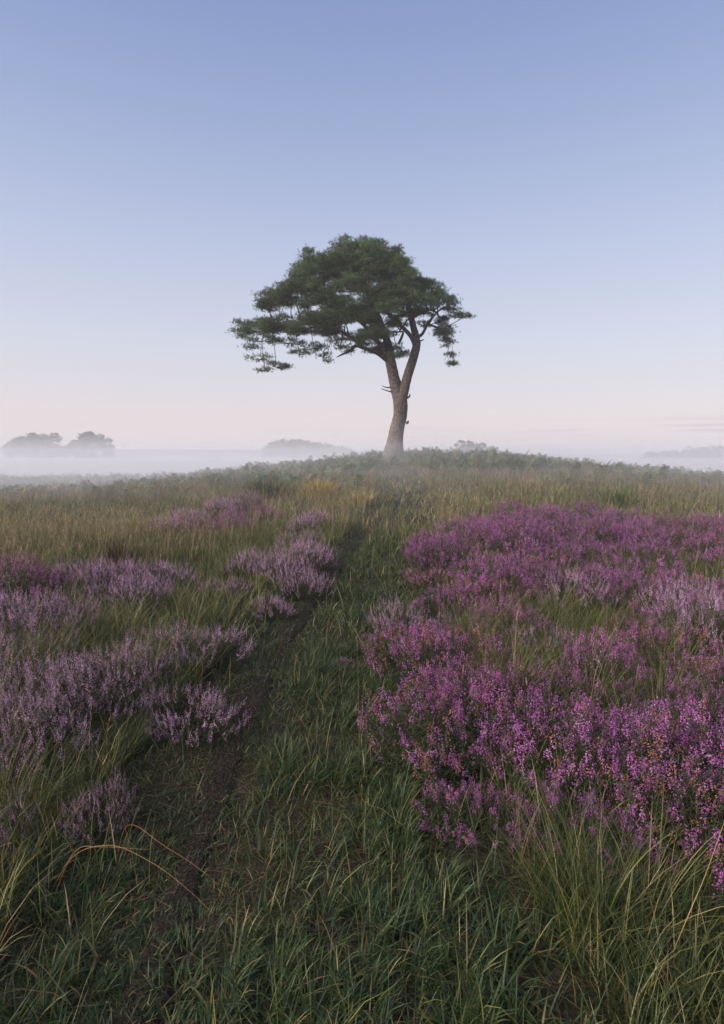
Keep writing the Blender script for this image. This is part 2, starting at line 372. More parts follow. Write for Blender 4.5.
for (cx_, cy_, rx, ry, f) in pads:
    f = f if f > .7 else f + .12
    e = ((cx_ - 360) / 330) ** 2 + ((cy_ - 200) / 190) ** 2
    D = 3.6 * math.sqrt(max(0, 1 - min(e, 1)))
    full.append((cx_, cy_, rx, ry, f, tr.uniform(-.5, .5) * D - .2 * D))
    if e < .75 and f > .8:
        if tr.random() < .6: full.append((cx_ + tr.normal(0, 9), cy_ + tr.normal(0, 6) + 4, rx * .9, ry * .9, f, D * tr.uniform(.5, .95)))
        full.append((cx_ + tr.normal(0, 9), cy_ + tr.normal(0, 6) + 4, rx * .9, ry * .85, f * .8, -D * tr.uniform(.5, .95)))
tw_parts, pos_all, dir_all, col_all = [], [], [], []
for (cx_, cy_, rx, ry, f, dy) in full:
    c = P(cx_, cy_ + 9, dy); sx, sz = rx / 54.5 * .93, ry / 54.5 * .80; sy = sx * tr.uniform(.8, 1.1)
    dd = np.linalg.norm(skel[:, :3] - (c - [0, 0, .25]), axis=1) + np.where(skel[:, 2] > c[2] + .2, 1.2 if f > .75 else 0, 0)
    s0 = skel[np.argmin(dd)]
    mid = (s0[:3] + c) / 2 + tr.normal(0, .12, 3) + [0, 0, -.08]
    end = c - [0, 0, sz * .3]
    r0 = min(.055 if f > .7 else .024, s0[3] * .7)
    tw_parts.append(tube([s0[:3], mid, end], [r0, r0 * .65, .014], 5, 0, 0, 4))
    nsub = max(3, int((20 if cy_ > 240 else 16) * f * (sx * sz) / .30 * (1 if f > .7 else 1.9) + 4))
    tone = tr.uniform(.62, 1.45)
    for k in range(nsub):
        g = tr.normal(0, 1, 3); g /= np.linalg.norm(g); g *= tr.uniform(.35, 1) ** .5
        sc_ = c + g * [sx, sy, sz]
        if tr.random() < .8:
            tw_parts.append(tube([end, (end + sc_) / 2 - [0, 0, .06], sc_ - [0, 0, .04]], [.014, .011, .005], 4, 0, 0, 2))
        m = int(34 * (.6 + .4 * f)) if f > .7 else 17; q = tr.normal(0, 1, (m, 3)) * np.array([.135, .135, .05]) * (.75 + .25 * f)
        pos_all.append(sc_ + q); d = q * [1, 1, .4] + [0, 0, .13] + tr.normal(0, .05, (m, 3))
        dir_all.append(d / np.linalg.norm(d, axis=1)[:, None])
        ct = tone * tr.uniform(.8, 1.25)
        base = np.array([.047, .078, .025]) * ct + np.array([.012, .004, -.003]) * tr.random()
        col_all.append(np.broadcast_to(base, (m, 3)) * tr.uniform(.8, 1.25, (m, 1)))
pos = np.concatenate(pos_all); dr = np.concatenate(dir_all); co = np.concatenate(col_all); n = len(pos)
K = 9
nd = dr[:, None] * .75 + tr.normal(0, .55, (n, K, 3)); nd /= np.linalg.norm(nd, axis=2)[..., None]
ln = tr.uniform(.09, .17, (n, K, 1)); sd_ = np.cross(nd, tr.normal(0, 1, (n, K, 3))); sd_ /= np.linalg.norm(sd_, axis=2)[..., None] + 1e-9
a = pos[:, None] - sd_ * .0062; b_ = pos[:, None] + sd_ * .0062; c_ = pos[:, None] + nd * ln
V = np.stack([a, b_, c_], 2).reshape(-1, 3)
child('crown', [(V, np.arange(len(V)).reshape(-1, 3), np.repeat(co, K * 3, 0))], M_NEEDLE, False, col=True)
tag(child('twigs', tw_parts, M_TWIG), kind='stuff')

# ------------------------------------------------------------------ distant trees and woods
def leaf_cloud(centres, radii, per, size, r, color):
    pos, col = [], []
    for c, rad in zip(centres, radii):
        m = int(per); q = r.normal(0, 1, (m, 3)); q /= np.linalg.norm(q, axis=1)[:, None]; q *= r.uniform(.55, 1.05, (m, 1))
        pos.append(np.asarray(c) + q * rad); col.append(np.asarray(color) * r.uniform(.75, 1.25) * r.uniform(.85, 1.15, (m, 1)))
    pos = np.concatenate(pos); col = np.concatenate(col); n = len(pos)
    u = r.normal(0, 1, (n, 3)); u /= np.linalg.norm(u, axis=1)[:, None]; v = np.cross(u, r.normal(0, 1, (n, 3))); v /= np.linalg.norm(v, axis=1)[:, None]
    s = size * r.uniform(.6, 1.3, (n, 1))
    V = np.stack([pos - u * s, pos - v * s * .5, pos + u * s, pos + v * s * .5], 1).reshape(-1, 3)
    b0 = np.arange(n)[:, None] * 4
    T = np.concatenate([b0 + [0, 1, 2], b0 + [0, 2, 3]])
    return V, T, np.repeat(col, 4, 0)

def far_tree(name, x, y, H, W, label, seed, group='misty trees across the valley', low=.16):
    r = np.random.default_rng(seed); z = float(terrain(x, y)); o = empty(name, (x, y, z)); tag(o, label, 'tree', group)
    cs_, rd = [], []
    for k in range(60):
        u = r.uniform(-1, 1); dpt = r.uniform(-1, 1) * math.sqrt(1 - u * u)
        top = H * (.97 - .30 * (abs(u) ** 2.4)) * r.uniform(.94, 1.02); bot = H * (low + .10 * abs(u) + .12 * r.random())
        zz = bot + (top - bot) * r.random() ** .6
        s = W * r.uniform(.07, .12); cs_.append((u * W / 2 * .92, dpt * W / 2 * .9, zz - s * .6)); rd.append(np.array([s, s, s * .7]))
    V, T, K_ = leaf_cloud(cs_, rd, 90, .32 * H / 10, r, (.05, .062, .03))
    build('crown', V, T, M_FARLEAF, K_, o)
    parts = [tube([(0, 0, -.3), (0, 0, H * .15), (.1, 0, H * .4)], [W * .045, W * .035, W * .025], 8, .05, seed)]
    build('trunk', *merge(parts)[:2], M_BARK, None, o, True)
    for k in range(9):
        c = cs_[k * 6]; parts = [tube([(0, 0, H * .14), (c[0] * .45, c[1] * .45, H * .3), c], [W * .025, W * .014, W * .004], 6)]
        build('limb', *merge(parts)[:2], M_BARK, None, o, True)
    return o
D1 = 190.
def fx(px, D): return (px - 362) / F * D
def fz(py, D): return at(362, py, D)[2]
def ftree(px, wpx, toppy, D, label, seed, low=.16, name='oak_tree'):
    x = fx(px, D); g = float(terrain(x, D))
    return far_tree(name, x, D, fz(toppy, D) - g, wpx / F * D, label, seed, low=low)
ftree(38, 58, 430.5, 190, 'broad flat topped oak in mist across the valley, gap under its outer branches', 5, .3)
ftree(89, 48, 429.5, 198, 'rounder domed oak in mist just beside the flat topped one', 9, .12)
ftree(464, 62, 438, 75, 'low pale tree top showing over the mound beside the pine', 13, .1, 'thorn_tree')
ftree(242, 9, 448, 420, 'tiny lone tree on the skyline of the far pale field', 17, .1, 'field_tree')

def wood(name, outline, D, depth, label, seed, cat='wood'):
    """far-off wood seen as one mass: crowns of many trees along a skyline given as (px, top py)"""
    r = np.random.default_rng(seed); cs_, rd = [], []
    ol = np.array(outline, float); n = int((ol[-1, 0] - ol[0, 0]) / F * D / 1.6)
    for k in range(n * 4):
        px = r.uniform(ol[0, 0], ol[-1, 0]); d = D + r.uniform(0, depth); x = fx(px, d)
        g = float(terrain(x, d)); top = fz(np.interp(px, ol[:, 0], ol[:, 1]), d) + r.normal(0, .25) - .5
        if top < g + .8: continue
        for zz in np.arange(g + .6, top, 1.5):
            s = r.uniform(1.0, 1.9); cs_.append((x + r.normal(0, .5), d + r.normal(0, .5), min(zz + r.uniform(-.4, .4), top - s * .4))); rd.append(np.array([s, s, s * r.uniform(.7, 1.1)]))
    V, T, K_ = leaf_cloud(cs_, rd, 26, .55, r, (.045, .055, .032))
    tag(build(name, V, T, M_FARLEAF, K_), kind='stuff'); print(name, len(T))
wood('far_woods', [(266, 448), (271, 442), (280, 440), (300, 439.5), (315, 442), (330, 445), (354, 450)], 250, 25, '', 31)
wood('far_woods', [(638, 460), (648, 453), (658, 452), (675, 451), (690, 449), (710, 447), (724, 446), (760, 443), (800, 444)], 170, 20, '', 33)
wood('far_woods', [(-60, 449), (-20, 448), (10, 447.5)], 480, 20, '', 35)

# ------------------------------------------------------------------ grass
def blades(base, az, lean, length, width, bend, S, c0, c1, side=None):
    n = len(base); t = np.linspace(0, 1, S + 1); tm = (t[1:] + t[:-1]) / 2
    tilt = lean[:, None] + bend[:, None] * tm[None] ** 1.3
    seg = (length / S)[:, None]
    r = np.concatenate([np.zeros((n, 1)), np.cumsum(np.sin(tilt) * seg, 1)], 1)
    z = np.concatenate([np.zeros((n, 1)), np.cumsum(np.cos(tilt) * seg, 1)], 1)
    mid = base[:, None] + np.stack([r * np.cos(az)[:, None], r * np.sin(az)[:, None], z], -1)
    sa = az + np.pi / 2 + (rng.normal(0, .6, n) if side is None else side)
    sv = np.stack([np.cos(sa), np.sin(sa), np.zeros(n)], -1)[:, None]
    wv = (width[:, None] * (1 - t[None] ** 1.6 * .95) * .5)[..., None]
    Lf = (mid - sv * wv)[:, :S]; Rt = (mid + sv * wv)[:, :S]
    V = np.concatenate([np.stack([Lf, Rt], 2).reshape(n, 2 * S, 3), mid[:, S:]], 1)
    nv = 2 * S + 1; T = []
    for i in range(S - 1): T += [[2 * i, 2 * i + 1, 2 * i + 3], [2 * i, 2 * i + 3, 2 * i + 2]]
    T += [[2 * S - 2, 2 * S - 1, 2 * S]]
    T = (np.arange(n)[:, None, None] * nv + np.array(T)[None]).reshape(-1, 3)
    tv = np.concatenate([np.repeat(t[:S], 2), [1.]])[None, :, None]
    K_ = c0[:, None] * (1 - tv) + c1[:, None] * tv
    return V.reshape(-1, 3), T, K_.reshape(-1, 3)

def field(n, y0, y1, power=1.0, r=rng, mx=1.6, kx=.66):
    """random ground points in the wedge the photo looks over, a step wider each side"""
    y = y0 + (y1 - y0) * r.random(n) ** power
    x = (r.random(n) * 2 - 1) * (kx * y + mx)
    # weight so the density per square metre stays even
    k = r.random(n) < (kx * y + mx) / (kx * y1 + mx)
    return x[k], y[k]

GREEN = np.array([.034, .054, .013]); BLUEG = np.array([.023, .044, .016]); YELL = np.array([.135, .13, .028]); STRAW = np.array([.29, .225, .10]); RUST = np.array([.16, .075, .035])
def mixc(n, ws):
    cols = np.array([GREEN, BLUEG, YELL, STRAW, RUST]); idx = rng.choice(5, n, p=np.array(ws) / sum(ws))
    return cols[idx] * rng.uniform(.7, 1.35, (n, 1)) * rng.uniform(.92, 1.08, (n, 3))

# photo outlines of the heather drifts, on the ground in metres
def poly(px, h=.22): return [ground_at(a, b, h) for a, b in px]
DR = {
 'left_near': poly([(-60, 612), (36, 606), (52, 572), (110, 562), (165, 570), (160, 600), (125, 640), (105, 690), (92, 722), (52, 762), (0, 790), (-80, 800)]),
 'left_band': poly([(140, 640), (185, 617), (222, 592), (222, 572), (278, 548), (308, 540), (306, 580), (268, 600), (222, 630), (180, 648), (142, 652)]),
 'left_far': poly([(158, 525), (200, 509), (240, 500), (268, 507), (268, 520), (212, 526)]),
 'left_far2': poly([(282, 522), (320, 517), (322, 534), (300, 540)]),
 'right_far': poly([(442, 527), (475, 522), (545, 506), (600, 512), (655, 532), (640, 565), (560, 560), (480, 575), (435, 562), (425, 570)]),
 'right_edge': poly([(650, 524), (724, 520), (780, 530), (780, 565), (700, 560), (680, 545)]),
 'right_mid': poly([(398, 628), (402, 602), (440, 590), (428, 564), (480, 576), (560, 562), (640, 567), (700, 580), (800, 600), (800, 690), (600, 680), (520, 664), (445, 680), (425, 640)]),
 'right_near': poly([(448, 692), (520, 676), (600, 694), (820, 700), (820, 800), (690, 815), (600, 826), (525, 822), (452, 796), (436, 768), (445, 735)]),
}
def in_drift(x, y):
    r = np.zeros(np.shape(x), bool)
    for p in DR.values(): r |= inpoly(x, y, p)
    return r

parts = []
def zpts(x, y): return np.stack([x, y, terrain(x, y) - .01], -1)

# 1 short turf on the path: clumps of broad leaning blades
for (n, y0, y1, S, wmul) in [(80000, .9, 4.5, 4, 1.0), (110000, 4.5, 11, 3, 1.4), (60000, 11, 25, 2, 2.6)]:
    x, y = field(n * 4, y0, y1, 1, rng, .5)
    d = d_wide(x, y); tw_ = d_trod(x, y); half = .62 + .25 * vnoise(x, y, .8, 6)
    keep = (rng.random(len(x)) < 1 - sstep(half + .1, half + .5, np.abs(d))) & (rng.random(len(x)) < np.where(tw_ < .16, .3 + .7 * sstep(.3, .7, vnoise(x, y, .25, 2)), .16 + .84 * sstep(.38, .62, vnoise(x, y, .19, 7))))
    x, y, tw_ = x[keep][:n], y[keep][:n], tw_[keep][:n]; m = len(x)
    cxn, cyn = np.round(x / .13) * .13, np.round(y / .13) * .13
    az = np.arctan2(y - cyn, x - cxn) + rng.normal(0, .7, m)
    L_ = rng.uniform(.04, .13, m) * (.5 + 1.0 * vnoise(x, y, .22, 5)) * np.where(tw_ < .2, .6, 1)
    parts.append(blades(zpts(x, y), az, rng.uniform(.2, 1.0, m), L_, rng.uniform(.004, .0075, m) * wmul, rng.uniform(.3, 1.3, m), S, mixc(m, (6, 7, 1.0, .3, .25)) * 1.12, mixc(m, (6, 7, 1.5, .5, .3)) * 1.15))
    print('turf', m)
# 2 thatch everywhere, thin over the soil line
for (n, y0, y1, S, wmul) in [(105000, .9, 4.5, 3, 1.0), (150000, 4.5, 11, 3, 1.6), (190000, 11, 34, 2, 3.2)]:
    x, y = field(int(n * 2.2), y0, y1)
    keep = ((d_trod(x, y) > .12 + .1 * vnoise(x, y, .3, 3)) | (rng.random(len(x)) < sstep(9, 13, y))) & (rng.random(len(x)) < np.where(np.abs(d_wide(x, y)) < .85, .035 + .5 * sstep(8, 13, y), 1) * np.where(in_drift(x, y), .4, 1))
    x, y = x[keep][:n], y[keep][:n]; m = len(x)
    nz_ = vnoise(x, y, 2.2, 1)
    L_ = rng.uniform(.12, .30, m) * (.7 + .6 * vnoise(x, y, .7, 3))
    gr = mixc(m, (5, 4, 3, .7, .3)); dry = mixc(m, (1, .5, 7, 4.5, .6)) * 1.25; pick = rng.random(m) < (sstep(.35, .75, nz_) * .45 + .34 * sstep(5, 12, y))
    c0 = np.where(pick[:, None], dry, gr)
    parts.append(blades(zpts(x, y), rng.uniform(0, 6.28, m), rng.uniform(.05, .6, m), L_, rng.uniform(.0025, .0045, m) * wmul, rng.uniform(.2, 1.3, m), S, c0, c0 * rng.uniform(.9, 1.3, (m, 1))))
    print('thatch', m)
for (n, y0, y1, wmul) in [(26000, .9, 4.5, 1.0), (26000, 4.5, 11, 1.5)]:
    x, y = field(n * 2, y0, y1); keep = rng.random(len(x)) < np.where(np.abs(d_wide(x, y)) < 1.0, 1, .4); x, y = x[keep][:n], y[keep][:n]; m = len(x)
    c0 = mixc(m, (.4, .2, 1, 3, 3)) * rng.uniform(.25, .8, (m, 1)); b0 = zpts(x, y); b0[:, 2] += .014
    parts.append(blades(b0, rng.uniform(0, 6.28, m), rng.uniform(1.25, 1.6, m), rng.uniform(.04, .14, m), rng.uniform(.002, .004, m) * wmul, rng.uniform(-.2, .4, m), 2, c0, c0))
# 3 tussocks of long arching moor grass
def tussocks(cx_, cy_, nb, Lr, wmul, S, ws, spread):
    k = len(cx_); idx = np.repeat(np.arange(k), nb); m = len(idx)
    rad = np.abs(rng.normal(0, spread, m)); a = rng.uniform(0, 6.28, m)
    x = cx_[idx] + rad * np.cos(a); y = cy_[idx] + rad * np.sin(a)
    sz = rng.uniform(.7, 1.2, k)[idx]
    az = a + rng.normal(0, .5, m); c0 = mixc(m, ws)
    parts.append(blades(zpts(x, y), az, rng.uniform(.02, .45, m) + rad / spread * .12, rng.uniform(*Lr, m) * sz, rng.uniform(.0022, .004, m) * wmul, rng.uniform(.2, 1.5, m) , S, c0, c0 * .5 + .5 * mixc(m, (2, 1, 4, 2, .6))))
for (n, y0, y1, nb, Lr, wmul, S) in [(250, .95, 4.5, 110, (.25, .5), 1, 6), (520, 4.5, 11, 60, (.25, .5), 1.6, 4), (1300, 11, 26, 34, (.28, .55), 3, 3)]:
    x, y = field(n * 5, y0, y1)
    p = np.where(np.abs(d_wide(x, y) + .05) < .98 - .2 * sstep(9, 14, y), 0, 1) * np.where(in_drift(x, y), .6, 1) * np.where(inpoly(x, y, DR['right_near']), .35, 1) * (.4 + .6 * sstep(.35, .6, vnoise(x, y, 1.1, 4)))
    keep = rng.random(len(x)) < p; x, y = x[keep][:n], y[keep][:n]
    tussocks(x, y, nb, Lr, wmul, S, (5, 3, 3.5 if y1 < 12 else 6, .9, .3), .07)
    print('tussock', len(x))
V, T, K_ = merge(parts)
tag(build('grass', V, T, M_GRASS, K_), kind='stuff'); print('grass tris', len(T))

# 4 flowering straw stems standing over the far grass
parts = []
for (n, y0, y1, wmul) in [(420, 1.4, 5, .8), (2600, 5, 11, 1.4), (6000, 10, 26, 2.2)]:
    x, y = field(n * 5, y0, y1); p = 0
    p = (.08 + .92 * sstep(.4, .7, vnoise(x, y, 2.6, 5))) * np.where(np.abs(d_wide(x, y)) < .8, 0.05, 1) * np.where(in_drift(x, y), .3, 1) * sstep(-2, 12, y) * (1 - .75 * sstep(21, 25, y))
    keep = rng.random(len(x)) < p; x, y = x[keep][:n], y[keep][:n]; m = len(x)
    az = rng.uniform(0, 6.28, m); le = rng.uniform(.02, .3, m); L_ = rng.uniform(.4, .75, m); be = rng.uniform(.05, .6, m)
    cc = np.array([.27, .20, .095]) * rng.uniform(.6, 1.3, (m, 1)) + np.array([.02, -.01, .012]) * rng.random((m, 1))
    b0 = zpts(x, y); parts.append(blades(b0, az, le, L_, rng.uniform(.0018, .0028, m) * wmul, be, 4, cc, cc, np.zeros(m)))
    # seed head: small spikelets near the stem tip
    tip = parts[-1][0].reshape(m, 9, 3); a_ = tip[:, 6]; b2 = tip[:, 8]
    for k in range(5):
        f = rng.uniform(0.1, 1.0, (m, 1)); pz = a_ * (1 - f) + b2 * f
        parts.append(blades(pz, rng.uniform(0, 6.28, m), rng.uniform(.2, .8, m), rng.uniform(.02, .05, m), rng.uniform(.003, .005, m) * wmul, rng.uniform(0, .5, m), 1, cc * 1.05, cc * 1.1))
V, T, K_ = merge(parts)
tag(build('seeding_grass', V, T, M_GRASS, K_), kind='stuff')

# single tussocks that stand out of the far grass
def tuft_thing(px, py, wpx, hpx, n, c0, c1, label, lean=.75, name='grass_tussock'):
    x, y = ground_at(px, py, .25); k = math.hypot(y, EYE) / F; W, H = wpx * k, hpx * k; z = float(terrain(x, y)) - .02
    a = rng.uniform(0, 6.28, n); rad = np.abs(rng.normal(0, W * .16, n))
    b0 = np.stack([rad * np.cos(a), rad * np.sin(a), np.zeros(n)], -1)
    c = np.where(rng.random((n, 1)) < .6, c0, c1) * rng.uniform(.7, 1.3, (n, 1))
    V, T, K_ = blades(b0, a + rng.normal(0, .5, n), rng.uniform(.02, lean, n), rng.uniform(.6, 1.15, n) * H, rng.uniform(.8, 1.5, n) * max(.003, .7 * k), rng.uniform(.1, 1.1, n), 4, c, c * 1.1)
    o = build(name, V, T, M_GRASS, K_); o.location = (x, y, z); tag(o, label, 'grass tussock')
tuft_thing(122, 550, 46, 34, 420, (.055, .035, .02), (.09, .06, .03), 'dark brown tussock of dead stems in the pale grass behind the pinkish mauve heather')
tuft_thing(620, 500, 50, 26, 420, (.05, .085, .022), (.09, .11, .03), 'round bright green tussock in the pale grass beyond the magenta drift')
tuft_thing(264, 492, 44, 26, 420, (.028, .045, .018), (.045, .06, .02), 'dark green tussock in front of the bracken, beyond the far heather patch')
tuft_thing(318, 490, 60, 24, 520, (.34, .24, .05), (.24, .20, .06), 'golden yellow tussock at the head of the path, short of the pine')
tuft_thing(360, 497, 44, 20, 360, (.34, .27, .12), (.22, .19, .07), 'pale straw tussock leaning over the head of the path, below the pine')

# ------------------------------------------------------------------ bracken
def frond(np_=9, L=.75):
    """one arching triangular frond along +X"""
    V, T = [], []
    t = np.linspace(0, 1, np_ + 1); sx = t * L * .9; sz = .42 * L * np.sin(t * 2.0) * .9
    for i in range(np_):
        V += [(sx[i], -.004, sz[i]), (sx[i], .004, sz[i]), (sx[i + 1], 0, sz[i + 1])]; n = len(V); T.append((n - 3, n - 2, n - 1))
        l = L * .42 * (1 - t[i]) ** .85 * min(1, .45 + i * .4) + .015
        if i == 0: continue
        for s in (-1, 1):
            for f0, f1, w_ in ((0, .55, .05), (.45, 1, .035)):
                n = len(V); dx = .35 * l
                V += [(sx[i] + dx * f0, s * l * f0, sz[i] - .12 * l * f0 ** 2), (sx[i] + dx * (f0 + f1) / 2 + w_ * L / .75 * .7, s * l * (f0 + f1) / 2, sz[i] - .1 * l * f1 ** 2 + .01),
                      (sx[i] + dx * f1, s * l * f1, sz[i] - .16 * l * f1 ** 2), (sx[i] + dx * (f0 + f1) / 2 - w_ * L / .75 * .5, s * l * (f0 + f1) / 2, sz[i] - .1 * l * f1 ** 2 - .006)]
                T += [(n, n + 1, n + 2), (n, n + 2, n + 3)]
    return np.array(V), np.array(T)
FV, FT = frond()
def ferns(x, y, per, r, sz=(.7, 1.25), tone=((.045, .078, .030), (.085, .095, .032)), mixp=.25, z0=None):
    k = len(x); idx = np.repeat(np.arange(k), per); m = len(idx)
    a = r.uniform(0, 6.28, m); s = r.uniform(*sz, m) * (r.uniform(.7, 1.2, k) * (.7 + .5 * vnoise(x, y, 1.3, 7)))[idx]; ti = r.uniform(.15, 1.0, m)
    ca, sa, ct, st = np.cos(a), np.sin(a), np.cos(ti), np.sin(ti)
    v = FV[None] * s[:, None, None]
    X1 = v[..., 0] * ct[:, None] - v[..., 2] * st[:, None] * .4; Z1 = v[..., 0] * st[:, None] + v[..., 2] * ct[:, None]
    W = np.stack([X1 * ca[:, None] - v[..., 1] * sa[:, None], X1 * sa[:, None] + v[..., 1] * ca[:, None], Z1], -1)
    base = np.stack([x, y, (terrain(x, y) if z0 is None else z0)], -1)[idx]
    W += base[:, None]
    T = (np.arange(m)[:, None, None] * len(FV) + FT[None]).reshape(-1, 3)
    c = np.where((r.random(m) < mixp)[:, None], tone[1], tone[0]) * r.uniform(.7, 1.3, (m, 1))
    return W.reshape(-1, 3), T, np.repeat(c, len(FV), 0)
br = np.random.default_rng(41)
x = br.uniform(-27, 27, 13000); y = br.uniform(16, 36, 13000)
edge = np.where(x < 0, 18.3, 22.8) + 5 * (vnoise(x, y, 3.2, 6) - .5) + 2.5 * (vnoise(x, y, 1.1, 2) - .5)
pth = np.abs(x - np.interp(y, wide[:, 1], wide[:, 0]))
keep = (br.random(len(x)) < sstep(-3.5, 1.5, y - edge) ** 2) & (np.abs(x) < .68 * y + 2) & ((pth > 1.1) | (y > 24.5)) & ((np.hypot(x - tb[0], y - tb[1]) > .7))
keep &= br.random(len(x)) < .25 + .75 * sstep(.3, .6, vnoise(x, y, 1.6, 1))
x, y = x[keep], y[keep]; print('bracken plants', len(x))
V, T, K_ = ferns(x, y, 5, br, (.35, .85), ((.062, .105, .038), (.13, .125, .042)), .3)
tag(build('bracken', V, T, M_FERN, K_), kind='stuff'); print('bracken tris', len(T))

# ------------------------------------------------------------------ heather
DART_V = np.array([[0, 0, 0], [.42, 0, .45], [-.21, .36, .45], [-.21, -.36, .45], [0, 0, 1]])
DART_T = np.array([[0, 2, 1], [0, 3, 2], [0, 1, 3], [1, 2, 4], [2, 3, 4], [3, 1, 4]])
def frames(d, r):
    d = d / (np.linalg.norm(d, axis=-1, keepdims=True) + 1e-9); u = np.cross(d, r.normal(0, 1, d.shape)); u /= np.linalg.norm(u, axis=-1, keepdims=True) + 1e-9
    return u, np.cross(d, u), d
def darts(pos, d, size, wid, col, r):
    u, v, w_ = frames(d, r); n = len(pos)
    W = pos[:, None] + (u[:, None] * DART_V[None, :, 0:1] * wid[:, None, None] + v[:, None] * DART_V[None, :, 1:2] * wid[:, None, None] + w_[:, None] * DART_V[None, :, 2:3] * size[:, None, None])
    T = (np.arange(n)[:, None, None] * 5 + DART_T[None]).reshape(-1, 3)
    return W.reshape(-1, 3), T, np.repeat(col, 5, 0)

